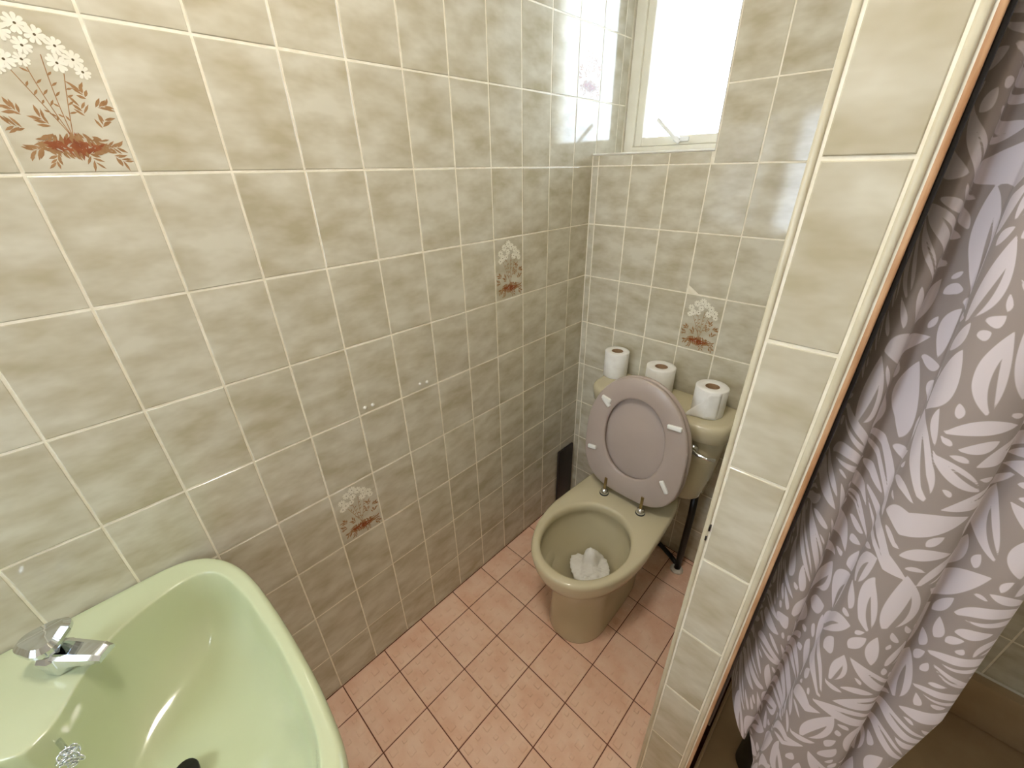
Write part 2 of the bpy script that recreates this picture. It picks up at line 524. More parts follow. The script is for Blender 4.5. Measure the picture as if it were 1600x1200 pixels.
# ------------------------------------------------------------------ windows
def ring_boxes(x0, x1, z0, z1, t, y0, y1):
    return [(x0, x0 + t, y0, y1, z0, z1), (x1 - t, x1, y0, y1, z0, z1), (x0 + t, x1 - t, y0, y1, z0, z0 + t), (x0 + t, x1 - t, y0, y1, z1 - t, z1)]
win = tag(empty('window_1', (0.2, YW, LEDGE)), 'cream painted window high in the recess above the toilet', kind='structure')
def wpart(name, me, mat, parent, origin, sm=True):
    me.transform(Matrix.Translation(-Vector(origin)))
    o = link(name, me, mat, parent)
    if sm: smooth_by_angle(o)
    return o
WO = (0.2, YW, LEDGE)
wx0, wx1, wz0, wz1 = 0.004, OW - 0.002, LEDGE + 0.003, OT - 0.002
wpart('outer_frame', boxes([(wx0, wx0 + 0.036, YW, YW + 0.06, wz0, wz1), (wx1 - 0.036, wx1, YW, YW + 0.06, wz0, wz1),
                            (wx0 + 0.036, wx1 - 0.036, YW, YW + 0.06, wz0, wz0 + 0.018), (wx0 + 0.036, wx1 - 0.036, YW, YW + 0.06, wz1 - 0.03, wz1)], 0.002), M['frame_paint'], win, WO)
sx0, sx1, sz0, sz1 = wx0 + 0.037, wx1 - 0.037, wz0 + 0.019, wz1 - 0.031
sash = wpart('sash', boxes(ring_boxes(sx0, sx1, sz0, sz1, 0.028, YW + 0.008, YW + 0.045), 0.003), M['frame_paint'], win, WO)
wpart('pane', boxes([(sx0 + 0.026, sx1 - 0.026, YW + 0.026, YW + 0.030, sz0 + 0.026, sz1 - 0.026)]), M['glass'], win, WO)
hx, hz = 0.206, sz0 + 0.016
hp = wpart('stay_plate', boxes([(hx - 0.008, hx + 0.038, YW - 0.001, YW + 0.010, hz - 0.007, hz + 0.007)], 0.002), M['white_plastic'], win, WO)
piv = lathe([(0.0, 0), (0.010, 0), (0.010, 0.012), (0.007, 0.016), (0, 0.016)], 20)
piv.transform(Matrix.Translation((hx, YW + 0.002, hz)) @ Matrix.Rotation(math.radians(90), 4, 'X'))
wpart('stay_pivot', piv, M['white_plastic'], hp, WO)
arm = boxes([(-0.006, 0.006, -0.003, 0.003, -0.018, 0.098)], 0.002)
arm.transform(Matrix.Translation((hx, YW - 0.013, hz)) @ Matrix.Rotation(math.radians(-50), 4, 'Y'))
wpart('stay_arm', arm, M['white_plastic'], hp, WO)

win2 = tag(empty('window_2', ((W2[0] + W2[1]) / 2, YR - 0.05, W2[2])), 'white framed window in the wall behind the camera', kind='structure')
WO2 = tuple(win2.location)
wpart('outer_frame', boxes(ring_boxes(W2[0] + 0.001, W2[1] - 0.001, W2[2] + 0.001, W2[3] - 0.001, 0.04, YR - 0.08, YR - 0.02), 0.003), M['frame_paint'], win2, WO2)
wpart('pane', boxes([(W2[0] + 0.035, W2[1] - 0.035, YR - 0.052, YR - 0.048, W2[2] + 0.035, W2[3] - 0.035)]), M['glass'], win2, WO2)

# ------------------------------------------------------------------ ceiling lamp (above the camera)
lamp = empty('ceiling_lamp', (0.60, 0.12, ZC - 0.09), 'round opal ceiling lamp above the camera', 'lamp')
link('lamp_base', lathe([(0, 0.09), (0.11, 0.09), (0.11, 0.07), (0, 0.07)], 32), M['white_plastic'], lamp, True)
lm, lnt, lb = new_mat('opal_lamp_glass')
lb.inputs['Base Color'].default_value = (0.9, 0.88, 0.84, 1)
lb.inputs['Emission Color'].default_value = (1.0, 0.93, 0.84, 1)
lb.inputs['Emission Strength'].default_value = LAMP_POWER
link('lamp_shade', lathe([(0.001, 0.0), (0.06, 0.006), (0.10, 0.025), (0.12, 0.05), (0.118, 0.069), (0, 0.069)], 32), lm, lamp, True)

# ------------------------------------------------------------------ toilet
TX = 0.418
def plan_ring(z, hw, yf, ym, yb, hb, n=72, nf=2.15, nb=6.0):
    """front part: superellipse from ym to yf; back part: taper from hw to hb at yb with rounded corners"""
    P = []
    h = n // 2
    for j in range(h):
        t = math.pi * (j + 0.5) / h            # from +x round the front to -x
        c, s = math.cos(t), math.sin(t)
        P.append((TX + hw * math.copysign(abs(c) ** (2 / nf), c), ym - (ym - yf) * abs(s) ** (2 / nf), z))
    for j in range(h):
        t = math.pi * (j + 0.5) / h
        c, s = -math.cos(t), math.sin(t)
        y = ym + (yb - ym) * abs(s) ** (2 / nb)
        w = hw + (hb - hw) * (y - ym) / (yb - ym)
        P.append((TX + w * math.copysign(abs(c) ** (2 / nb), c), y, z))
    return P
def resample(P, k=0):
    return P
toilet = empty('toilet', (TX, 1.0, 0.0), 'olive beige close coupled toilet with its mauve seat raised', 'toilet')
TO = Vector(toilet.location)
def tpart(name, me, mat, parent=None, sm=True):
    me.transform(Matrix.Translation(-TO))
    o = link(name, me, mat, parent or toilet, sm)
    return o
out = [plan_ring(0.0, 0.104, 0.738, 0.86, 1.14, 0.10), plan_ring(0.006, 0.104, 0.736, 0.86, 1.14, 0.10),
       plan_ring(0.10, 0.099, 0.742, 0.86, 1.16, 0.098), plan_ring(0.20, 0.100, 0.744, 0.87, 1.20, 0.105),
       plan_ring(0.245, 0.108, 0.738, 0.88, 1.23, 0.118), plan_ring(0.275, 0.128, 0.715, 0.90, 1.25, 0.13),
       plan_ring(0.300, 0.150, 0.690, 0.92, 1.26, 0.145), plan_ring(0.325, 0.166, 0.672, 0.93, 1.262, 0.155),
       plan_ring(0.350, 0.177, 0.662, 0.94, 1.264, 0.160), plan_ring(0.385, 0.183, 0.656, 0.94, 1.264, 0.163),
       plan_ring(0.396, 0.181, 0.658, 0.94, 1.262, 0.161), plan_ring(0.400, 0.175, 0.664, 0.94, 1.258, 0.156)]
inn = [plan_ring(0.400, 0.148, 0.682, 0.87, 1.026, 0.125, nb=2.4), plan_ring(0.3975, 0.142, 0.688, 0.87, 1.020, 0.118, nb=2.3),
       plan_ring(0.388, 0.139, 0.691, 0.87, 1.016, 0.115, nb=2.3), plan_ring(0.366, 0.138, 0.692, 0.87, 1.016, 0.114, nb=2.3),
       plan_ring(0.358, 0.144, 0.686, 0.87, 1.021, 0.120, nb=2.3), plan_ring(0.32, 0.141, 0.690, 0.87, 1.022, 0.118, nb=2.3),
       plan_ring(0.27, 0.122, 0.712, 0.88, 1.015, 0.104, nb=2.3), plan_ring(0.22, 0.094, 0.750, 0.89, 1.003, 0.082, nb=2.3),
       plan_ring(0.18, 0.068, 0.793, 0.90, 0.990, 0.062, nb=2.3), plan_ring(0.14, 0.042, 0.845, 0.91, 0.970, 0.040, nb=2.3),
       plan_ring(0.12, 0.022, 0.885, 0.915, 0.950, 0.020, nb=2.2)]
pan = tpart('pan', loft(out + inn), M['pan'])
# cistern
def cring(z, hw, yf, yb=1.360, n=64, nf=4.5):
    P = []
    ym = 1.30
    h = n // 2
    for j in range(h):
        t = math.pi * (j + 0.5) / h
        c, s = math.cos(t), math.sin(t)
        P.append((TX + 0.004 + hw * math.copysign(abs(c) ** (2 / nf), c), ym - (ym - yf) * (abs(s) ** (2 / nf)) * (1 - 0.10 * c * c), z))
    for j in range(h):
        t = math.pi * (j + 0.5) / h
        c, s = -math.cos(t), math.sin(t)
        P.append((TX + 0.004 + hw * math.copysign(abs(c) ** (2 / 9), c), ym + (yb - ym) * abs(s) ** (2 / 9), z))
    return P
tpart('cistern', loft([cring(0.402, 0.150, 1.235), cring(0.410, 0.185, 1.212), cring(0.43, 0.202, 1.200), cring(0.50, 0.212, 1.193),
                       cring(0.60, 0.220, 1.188), cring(0.696, 0.226, 1.184)]), M['pan'])
tpart('cistern_lid', loft([cring(0.697, 0.243, 1.173, nf=6), cring(0.700, 0.247, 1.169, nf=6), cring(0.742, 0.250, 1.165, nf=6), cring(0.754, 0.248, 1.167, nf=6),
                           cring(0.760, 0.241, 1.175, 1.354, nf=6), cring(0.7602, 0.232, 1.186, 1.348, nf=6), cring(0.7603, 0.150, 1.23, 1.33)]), M['pan'])
# flush lever
lev = tpart('flush_lever', tube([(0.586, 1.187, 0.666), (0.590, 1.168, 0.666), (0.606, 1.160, 0.664), (0.636, 1.161, 0.662), (0.662, 1.168, 0.662)],
                                [0.010, 0.010, 0.007, 0.0055, 0.006], 14), M['chrome'])
bs = lathe([(0, 0), (0.017, 0), (0.017, 0.006), (0.012, 0.016), (0, 0.017)], 24)
bs.transform(Matrix.Translation((0.586, 1.187, 0.666)) @ Matrix.Rotation(math.radians(90), 4, 'X'))
tpart('lever_boss', bs, M['chrome'], lev)
# seat and lid
SB, AL, BE, GA = Vector((0.422, 1.07, 0.4335)), 0.0913, 0.0139, -0.0259
SM = Matrix.Translation(SB) @ Matrix.Rotation(GA, 4, 'Z') @ Matrix.Rotation(-AL, 4, 'X') @ Matrix.Rotation(-BE, 4, 'Y')
# local frame: x right, z up along the seat, -y towards the room
def egg(Wd, L, n, e, v0=0.0, m=96, npow=2.05):
    P = []
    yc = L * e
    for k in range(m):
        t = 2 * math.pi * (k + 0.5) / m
        c, s = math.cos(t), math.sin(t)
        pw = 2 / n if s < 0 else 2 / npow
        P.append((Wd / 2 * math.copysign(abs(c) ** pw, c), v0 + (yc - yc * abs(s) ** pw if s < 0 else yc + (L - yc) * abs(s) ** pw)))
    return P
def seat_ring(inset, y):
    return [(u, y, v) for u, v in egg(0.3706 - 2 * inset, 0.452 - 2 * inset, 3.1, 0.464, inset)]
def hole_ring(grow, y):
    return [(u, y, v) for u, v in egg(0.2193 + 2 * grow, 0.296 + 2 * grow, 2.2, 0.5, 0.0839 - grow)]
me = loft([hole_ring(0.006, 0.0), hole_ring(0.001, 0.002), hole_ring(0, 0.006), hole_ring(0.002, 0.014), hole_ring(0.010, 0.018),
           seat_ring(0.008, 0.018), seat_ring(0.002, 0.014), seat_ring(0, 0.008), seat_ring(0.0015, 0.003), seat_ring(0.006, 0.0), hole_ring(0.006, 0.0)], False, False)
bm = bmesh.new(); bm.from_mesh(me); bmesh.ops.remove_doubles(bm, verts=bm.verts, dist=1e-5); bmesh.ops.recalc_face_normals(bm, faces=bm.faces); bm.to_mesh(me); bm.free()
me.transform(SM)
seat = tpart('seat', me, M['seat'])
lid = loft([seat_ring(0.004, 0.020), seat_ring(-0.001, 0.023), seat_ring(-0.002, 0.030), seat_ring(0.003, 0.036), seat_ring(0.02, 0.040), seat_ring(0.09, 0.044)])
lid.transform(SM)
tpart('lid', lid, M['seat'])
def seat_uv(px_u, px_v): return (px_u, px_v)
def bumper(u, v, ang, l=0.030, w=0.0150):
    b = boxes([(-l / 2, l / 2, -0.008, 0.002, -w / 2, w / 2)], 0.0035, 3)
    b.transform(SM @ Matrix.Translation((u, 0, v)) @ Matrix.Rotation(ang, 4, 'Y'))
    return tpart('bumper', b, M['white_plastic'], seat)
BUMPERS = [(-0.118, 0.345, 0.22, 0.036), (-0.116, 0.333, 0.72, 0.036), (0.128, 0.335, -0.12, 0.046), (-0.148, 0.140, -0.18, 0.034), (0.136, 0.118, 0.95, 0.046)]
for (u, v, a, l) in BUMPERS: bumper(u, v, a, l)
for hx_ in (-0.073, 0.074):
    hinge = tube([(TX + hx_ + 0.003, 1.072, 0.399), (TX + hx_ + 0.003, 1.072, 0.407), (TX + hx_ + 0.003, 1.072, 0.418), (TX + hx_ + 0.003, 1.072, 0.424)], [0.0155, 0.0155, 0.0125, 0.007], 20)
    hg = tpart('hinge_post', hinge, M['chrome'], seat)
    wsh = lathe([(0, 0), (0.017, 0), (0.017, 0.004), (0, 0.004)], 20)
    wsh.transform(Matrix.Translation((TX + hx_ + 0.003, 1.072, 0.3995)))
    tpart('hinge_washer', wsh, M['rubber'], seat)
    br = boxes([(hx_ - 0.005, hx_ + 0.005, -0.004, 0.001, -0.010, 0.040)], 0.001)
    br.transform(SM)
    tpart('hinge_bracket', br, M['brass'], seat)

# toilet rolls
def roll(x, y, label, r=0.048, h=0.100, rot=0.0, flap=None):
    t = empty('toilet_roll', (x, y, 0.7605), label, 'toilet roll', 'toilet rolls on the cistern lid')
    cr = 0.0205
    p = link('paper', lathe([(cr + 0.0012, 0), (r - 0.002, 0), (r, 0.002), (r, h - 0.003), (r - 0.003, h), (cr + 0.003, h - 0.0005), (cr + 0.0012, h - 0.002)], 48, True), M['paper'], t, True)
    smooth_by_angle(p, 50)
    link('cardboard_core', lathe([(cr - 0.001, 0.0005), (cr + 0.001, 0.0005), (cr + 0.001, h - 0.0025), (cr - 0.001, h - 0.0025)], 32, True), M['card'], t, True)
    if flap:
        # loose end: leaves the roll tangentially and sags to the lid
        a0, ln, drop = flap
        V, F = [], []
        nu, nv = 14, 8
        for i in range(nu + 1):
            u = i / nu
            if u < 0.3:
                a = a0 + (0.3 - u) * 2.2
                bx, by = (r + 0.0012) * math.cos(a), (r + 0.0012) * math.sin(a)
            else:
                w = (u - 0.3) / 0.7 * ln
                bx = (r + 0.0012) * math.cos(a0) + w * math.sin(a0) - 0.003 * math.sin(u * 9)
                by = (r + 0.0012) * math.sin(a0) - w * math.cos(a0) - 0.004 * math.sin(u * 7)
            for j in range(nv + 1):
                v = j / nv
                top = h * (1 - 0.02) if u < 0.3 else h * (0.98 - drop * ((u - 0.3) / 0.7) ** 0.9)
                z = 0.0015 + (top - 0.0015) * v
                V.append((bx + 0.006 * (u > 0.3) * (u - 0.3) * math.sin(v * 3.2), by, z))
        for i in range(nu):
            for j in range(nv):
                q = i * (nv + 1) + j
                F.append((q, q + 1, q + nv + 2, q + nv + 1))
        fo = link('loose_sheet', mesh_of(V, F), M['paper'], t, True)
        sd = fo.modifiers.new('thickness', 'SOLIDIFY'); sd.thickness = 0.0006
    return t
roll(0.208, 1.311, 'small white toilet roll at the left end of the cistern lid, nearest tiled corner', 0.045, 0.102)
roll(0.392, 1.295, 'white toilet roll in the middle, half hidden behind the raised seat', 0.0495, 0.100, flap=(2.6, 0.012, 0.25))
roll(0.577, 1.268, 'white toilet roll with a loose hanging sheet beside the partition', 0.0495, 0.098, flap=(5.0, 0.060, 0.90))

# tissue in the bowl
bm = bmesh.new()
bmesh.ops.create_icosphere(bm, subdivisions=5, radius=1.0)
rnd = random.Random(3)
ph = [(rnd.uniform(2, 7), rnd.uniform(2, 7), rnd.uniform(2, 7), rnd.uniform(0, 6)) for _ in range(7)]
for v in bm.verts:
    d = v.co.copy()
    k = 1 + sum(0.075 * abs(math.sin(3 * d.x * a - 2 * d.y * b + 4 * d.z + e)) + 0.08 * math.sin(a * d.x + b * d.y + c * d.z + e) for a, b, c, e in ph)
    k += 0.06 * abs(math.sin(11 * d.x + 5 * d.y + 3)) + 0.05 * abs(math.sin(13 * d.y - 6 * d.x + 7 * d.z)) - 0.05
    v.co = Vector((d.x * 0.046 * k, d.y * 0.046 * k, d.z * 0.024 * k + 0.045 * max(0, d.z) * max(0, 1 - 3.0 * ((d.x + 0.25) ** 2 + (d.y - 0.45) ** 2))))
me = bpy.data.meshes.new('tissue'); bm.to_mesh(me); bm.free()
ti = link('crumpled_tissue', me, M['paper'], None, True)
ti.location = (TX + 0.004, 0.893, 0.205)
tag(ti, 'crumpled wet white tissue lying in the toilet bowl', 'tissue')

# pipe, dark base line and panel round the toilet
pipe = empty('water_pipe', (0.603, 1.29, 0), 'black water supply pipe rising from the floor to the cistern', 'pipe')
PO = Vector(pipe.location)
def ppart(name, me, mat, par, o):
    me.transform(Matrix.Translation(-Vector(o)))
    return link(name, me, mat, par, True)
ppart('riser', tube([(0.603, 1.29, 0.0), (0.603, 1.29, 0.10), (0.604, 1.292, 0.30), (0.600, 1.295, 0.405)], 0.0125, 14), M['rubber'], pipe, PO)
ppart('dark_base_line', tube([(0.603, 1.292, 0.014), (0.56, 1.318, 0.014), (0.50, 1.345, 0.014), (0.40, 1.350, 0.014)], 0.010, 12), M['rubber'], pipe, PO)  # added tube standing in for the dark mouldy line at the wall foot
fl = lathe([(0.013, 0.001), (0.026, 0.001), (0.024, 0.006), (0.018, 0.014), (0.013, 0.014)], 24, True)
fl.transform(Matrix.Translation((0.603, 1.283, 0)))
ppart('floor_collar', fl, M['water_stain'], pipe, PO)
dp = link('access_panel', boxes([(0.0005, 0.012, 1.238, 1.350, 0.001, 0.318)], 0.005, 3), M['dark_panel'])
smooth_by_angle(dp)
tag(dp, 'dark brown plastic panel low on the tiled wall beside the toilet', 'panel')

# small screws left in the wall tiles
for (y, z, lab) in ((0.396, 0.935, 'leftmost small screw cap in the tiled left wall'), (0.418, 0.934, 'second small screw cap from the basin on the left wall'),
                    (0.568, 0.937, 'third small screw cap from the basin on the left wall'), (0.592, 0.934, 'rightmost small screw cap in the tiled left wall')):
    sm_ = lathe([(0, 0), (0.0052, 0), (0.0050, 0.002), (0.0030, 0.004), (0, 0.0045)], 16)
    sm_.transform(Matrix.Rotation(math.radians(90), 4, 'Y'))
    so = link('screw_cap', sm_, M['water_stain'], None, True)
    so.location = (0.0, y, z)
    tag(so, lab, 'screw', 'screw caps left in the wall tiles')

# ------------------------------------------------------------------ basin
BC = Vector((0.35, -0.28))
half_out = [(0.0, -0.28), (0.0, -0.20), (0.0, -0.12), (0.001, -0.07), (0.008, -0.044), (0.022, -0.024), (0.040, -0.008), (0.066, 0.009), (0.115, 0.027), (0.178, 0.036), (0.26, 0.041),
            (0.33, 0.043), (0.425, 0.043), (0.50, 0.038), (0.555, 0.031), (0.60, 0.014), (0.635, -0.02), (0.655, -0.08), (0.662, -0.17), (0.664, -0.28)]
half_in = [(0.232, -0.28), (0.214, -0.250), (0.206, -0.234), (0.190, -0.232), (0.144, -0.213), (0.114, -0.183), (0.092, -0.15), (0.075, -0.10), (0.062, -0.055), (0.068, -0.034), (0.082, -0.020), (0.112, -0.005),
           (0.199, 0.011), (0.337, 0.020), (0.434, 0.018), (0.509, 0.011), (0.555, -0.003), (0.590, -0.03), (0.612, -0.08), (0.622, -0.17), (0.624, -0.28)]
def full(hf):
    return hf + [(x, -0.56 - y) for x, y in hf[-2:0:-1]]
def polar(hf, n=120):
    P = full(hf)
    res = []
    for k in range(n):
        a = 2 * math.pi * k / n
        d = Vector((math.cos(a), math.sin(a)))
        best = None
        for i in range(len(P)):
            p, q = Vector(P[i]) - BC, Vector(P[(i + 1) % len(P)]) - BC
            e = q - p
            den = d.x * e.y - d.y * e.x
            if abs(den) < 1e-9: continue
            t = (p.x * e.y - p.y * e.x) / den
            s = (p.x * d.y - p.y * d.x) / den
            if t > 0 and -1e-6 <= s <= 1 + 1e-6 and (best is None or t > best): best = t
        res.append(best)
    # light smoothing
    for _ in range(1):
        res = [(res[i - 1] + 2 * res[i] + res[(i + 1) % n]) / 4 for i in range(n)]
    return res
ro, ri = polar(half_out), polar(half_in)
NB = len(ro)
def bring(fn, z, xmin=0.001):
    P = []
    for k in range(NB):
        a = 2 * math.pi * k / NB
        r = fn(k)
        P.append((max(xmin, BC.x + r * math.cos(a)), BC.y + r * math.sin(a), z(k) if callable(z) else z))
    return P
BZ = 0.770
DR = Vector((0.33, -0.25))
def bowl_ring(f, z):
    P = []
    for k in range(NB):
        a = 2 * math.pi * k / NB
        p = BC + Vector((math.cos(a), math.sin(a))) * ri[k]
        c = Vector((math.cos(a), math.sin(a))) * 0.022 + DR
        # blend from the opening outline to a round drain
        q = p.lerp(c, f)
        P.append((q.x, q.y, z))
    return P
rings = [bring(lambda k: ro[k] * 0.45, 0.550), bring(lambda k: ro[k] * 0.66, 0.565), bring(lambda k: ro[k] * 0.84, 0.605), bring(lambda k: ro[k] - 0.024, 0.670),
         bring(lambda k: ro[k] - 0.006, 0.722), bring(lambda k: ro[k], 0.742), bring(lambda k: ro[k], 0.758), bring(lambda k: ro[k] - 0.003, 0.767),
         bring(lambda k: ro[k] - 0.009, BZ), bring(lambda k: ro[k] * 0.5 + ri[k] * 0.5 - 0.002, BZ - 0.001), bring(lambda k: ri[k] + 0.004, BZ - 0.001),
         bring(lambda k: ri[k] + 0.0012, BZ - 0.0018), bring(lambda k: ri[k] - 0.001, BZ - 0.006)]
for f, z in ((0.020, BZ - 0.022), (0.045, BZ - 0.050), (0.09, BZ - 0.088), (0.17, BZ - 0.122), (0.31, BZ - 0.150), (0.50, BZ - 0.168), (0.68, BZ - 0.178), (0.86, BZ - 0.184), (1.0, BZ - 0.188)):
    rings.append(bowl_ring(f, z))
basin = empty('wash_basin', (0.3, -0.28, 0.0), 'pale green ceramic wash basin fixed to the left wall', 'basin')
BO = Vector(basin.location)
def bpart(name, me, mat, par=None):
    me.transform(Matrix.Translation(-BO))
    return link(name, me, mat, par or basin, True)
subsurf(bpart('bowl', loft(rings), M['basin']), 1)
def pring(z, s): return [(0.02 + 0.25 * s * (0.5 + 0.5 * math.cos(t)) , -0.28 + 0.10 * s * math.sin(t), z) for t in [2 * math.pi * k / 40 for k in range(40)]]
bpart('pedestal', loft([pring(0.001, 1.05), pring(0.03, 1.0), pring(0.3, 0.85), pring(0.55, 0.95), pring(0.575, 1.10)]), M['basin'])
dr = lathe([(0, 0.002), (0.010, 0.002), (0.020, 0.004), (0.024, 0.003), (0.024, 0), (0, 0)], 28)
dr.transform(Matrix.Translation((DR.x, DR.y, BZ - 0.188)))
bpart('drain', dr, M['chrome'])

from mathutils.bvhtree import BVHTree
def height_at(o, x, y, z_from=2.0):
    me_ = o.data
    off = Vector(o.parent.location) if o.parent else Vector((0, 0, 0))
    bv = BVHTree.FromPolygons([v.co + off for v in me_.vertices], [tuple(p.vertices) for p in me_.polygons])
    hit = bv.ray_cast(Vector((x, y, z_from)), Vector((0, 0, -1)))
    return hit[0].z
bowl_o = [c for c in basin.children if c.name.startswith('bowl')][0]
# plug lying in the bowl, with its chain stay
pg = lathe([(0, 0), (0.017, 0), (0.021, 0.010), (0.021, 0.014), (0.006, 0.016), (0.005, 0.024), (0, 0.025)], 24)
po = link('basin_plug', pg, M['rubber'], None, True)
po.location = (0.312, -0.158, height_at(bowl_o, 0.312, -0.158) + 0.007); po.rotation_euler = (0.25, 0.0, 0.4)
tag(po, 'black rubber plug lying in the green basin', 'plug')
chain_pts = [(0.285 + 0.004 * math.sin(k * 1.3), -0.242 + k * 0.0055, 0) for k in range(16)]
ch = empty('plug_chain', (0.262, -0.243, BZ - 0.032), 'small chrome plug chain bunched on its stay in the green basin', 'chain')
rnd = random.Random(9)
stay = tube([(-0.052, -0.016, 0.004), (-0.02, -0.006, -0.001), (0.006, 0.002, -0.003)], [0.004, 0.0035, 0.0045], 12)
link('chain_stay', stay, M['chrome'], ch, True)
for k in range(16):
    tm = lathe([(0.0052 + 0.0013 * math.cos(t), 0.0013 * math.sin(t)) for t in [2 * math.pi * q / 6 for q in range(6)]], 12, True)
    o = link('link', tm, M['chrome'], ch, True)
    a = k * 0.9
    o.location = (0.012 * math.cos(a) * (0.4 + k * 0.05), 0.010 * math.sin(a) * (0.4 + k * 0.05), 0.002 + 0.0018 * (16 - k) * 0.6)
    o.rotation_euler = (rnd.uniform(0, 3), rnd.uniform(0, 3), rnd.uniform(0, 3))

# tap
TAPX, TAPY = 0.112, -0.232
tap = empty('basin_tap', (TAPX, TAPY, BZ), 'chrome pillar tap with a faceted head on the green basin', 'tap')
def tp(name, me, mat=None, flat=True):
    o = link(name, me, mat or M['chrome'], tap)
    smooth_by_angle(o, 28)
    return o
def hexring(r, z, n=8, a0=0.3, ox=0, oy=0): return [(ox + r * math.cos(a0 + 2 * math.pi * k / n), oy + r * math.sin(a0 + 2 * math.pi * k / n), z) for k in range(n)]
tp('body', loft([hexring(0.019, 0.0), hexring(0.021, 0.003), hexring(0.023, 0.022), hexring(0.024, 0.036), hexring(0.018, 0.044)]))
SD = math.atan2(0.055, 0.058)
def sring(d, w, z0, z1):
    return [Matrix.Rotation(SD, 3, 'Z') @ Vector(p) for p in ((d, -w, z0), (d, w, z0), (d, w, z1 - 0.005), (d, w * 0.6, z1), (d, -w * 0.6, z1), (d, -w, z1 - 0.005))]
tp('spout', loft([sring(-0.012, 0.017, 0.018, 0.046), sring(0.015, 0.018, 0.020, 0.046), sring(0.045, 0.0165, 0.024, 0.043), sring(0.072, 0.0150, 0.026, 0.041), sring(0.082, 0.0135, 0.027, 0.037)]))
tp('stem', lathe([(0, 0.042), (0.011, 0.042), (0.009, 0.056), (0, 0.056)], 16))
hr = []
for (r, z) in ((0.010, 0.052), (0.026, 0.056), (0.031, 0.064), (0.031, 0.071), (0.024, 0.078), (0.010, 0.080)):
    hr.append([(r * (1 + 0.13 * math.cos(3 * t)) * math.cos(t), r * (1 + 0.13 * math.cos(3 * t)) * math.sin(t), z) for t in [2 * math.pi * k / 36 for k in range(36)]])
tp('head', loft(hr))

# ------------------------------------------------------------------ shower tray and things in it
tray = empty('shower_tray', (1.31, 0.95, 0), 'beige shower tray with raised rim behind the curtain', 'shower tray')
t0 = (0.911, 1.719, 0.545, YB - 0.001)
tray_me = boxes([(t0[0], t0[1], t0[2], t0[3], 0.0005, 0.035), (t0[0], t0[0] + 0.008, t0[2], t0[3], 0.035, 0.06), (t0[1] - 0.03, t0[1], t0[2], t0[3], 0.035, 0.198),
                 (t0[0] + 0.008, t0[1] - 0.03, t0[3] - 0.035, t0[3], 0.035, 0.198), (t0[0] + 0.008, t0[1] - 0.03, t0[2], t0[2] + 0.03, 0.035, 0.09)], 0.004, 2)
tray_me.transform(Matrix.Translation(-Vector(tray.location)))
smooth_by_angle(link('tray_body', tray_me, M['tray'], tray))
sl = boxes([(t0[0] + 0.01, t0[1], t0[3] - 0.006, t0[3] - 0.0005, 0.197, 0.203)], 0.001)
sl.transform(Matrix.Translation(-Vector(tray.location)))
link('sealant_line', sl, M['trim_white'], tray)
bt = empty('black_bottle', (1.022, 0.80, 0.035), 'black bottle standing in the shower tray under the curtain', 'bottle')
link('bottle_body', lathe([(0, 0), (0.036, 0), (0.040, 0.006), (0.040, 0.19), (0.032, 0.215), (0.014, 0.228), (0.014, 0.235), (0, 0.235)], 28), M['rubber'], bt, True)
link('cap', lathe([(0, 0.235), (0.017, 0.235), (0.017, 0.262), (0, 0.263)], 20), M['rubber'], bt, True)

# ------------------------------------------------------------------ shower curtain
# cross-section control points: (position key, x offset inside that key interval 0..1, y)
CP = [(0, -0.10, 0.622), (0, 0.06, 0.606), (0, 0.30, 0.594), (0, 0.65, 0.590), (0, 0.96, 0.597), (1, 0.00, 0.614), (1, 0.08, 0.626), (1, 0.40, 0.624), (1, 0.85, 0.616),
      (1, 0.97, 0.611), (2, 0.00, 0.598), (2, 0.08, 0.584), (2, 0.30, 0.573), (2, 0.65, 0.573), (2, 0.90, 0.583), (2, 0.99, 0.597), (3, 0.00, 0.612), (3, 0.12, 0.616),
      (3, 0.40, 0.603), (3, 0.70, 0.596), (3, 0.95, 0.602), (3, 1.02, 0.612)]
ZK = [0.45, 0.55, 0.80, 1.03, 1.25, 1.45, 1.60, 2.0]
XK = [[0.912, 0.968, 0.996, 1.092, 1.125], [0.912, 0.966, 0.994, 1.090, 1.128], [0.911, 0.960, 0.990, 1.074, 1.138], [0.910, 0.948, 0.985, 1.057, 1.122],
      [0.908, 0.937, 0.973, 1.042, 1.105], [0.906, 0.930, 0.958, 1.030, 1.100], [0.905, 0.926, 0.951, 1.022, 1.095], [0.904, 0.922, 0.946, 1.015, 1.09]]
Z_BOT, Z_TOP = 0.36, 1.95
NZ, NS = 640, 330
zs = np.linspace(Z_BOT, Z_TOP, NZ)
XKa = np.array(XK)
def catmull(P, n):
    P = np.vstack([2 * P[0] - P[1], P, 2 * P[-1] - P[-2]])
    out_ = []
    for i in range(1, len(P) - 2):
        t = np.linspace(0, 1, 24, endpoint=False)[:, None]
        a, b, c, d = P[i - 1], P[i], P[i + 1], P[i + 2]
        out_.append(0.5 * ((2 * b) + (-a + c) * t + (2 * a - 5 * b + 4 * c - d) * t ** 2 + (-a + 3 * b - 3 * c + d) * t ** 3))
    out_.append(P[-2][None])
    Q = np.vstack(out_)
    L_ = np.concatenate([[0], np.cumsum(np.linalg.norm(np.diff(Q, axis=0), axis=1))])
    s = np.linspace(0, L_[-1], n)
    return np.stack([np.interp(s, L_, Q[:, 0]), np.interp(s, L_, Q[:, 1])], 1), L_[-1]
grid = np.zeros((NZ, NS, 3))
ARC = 0
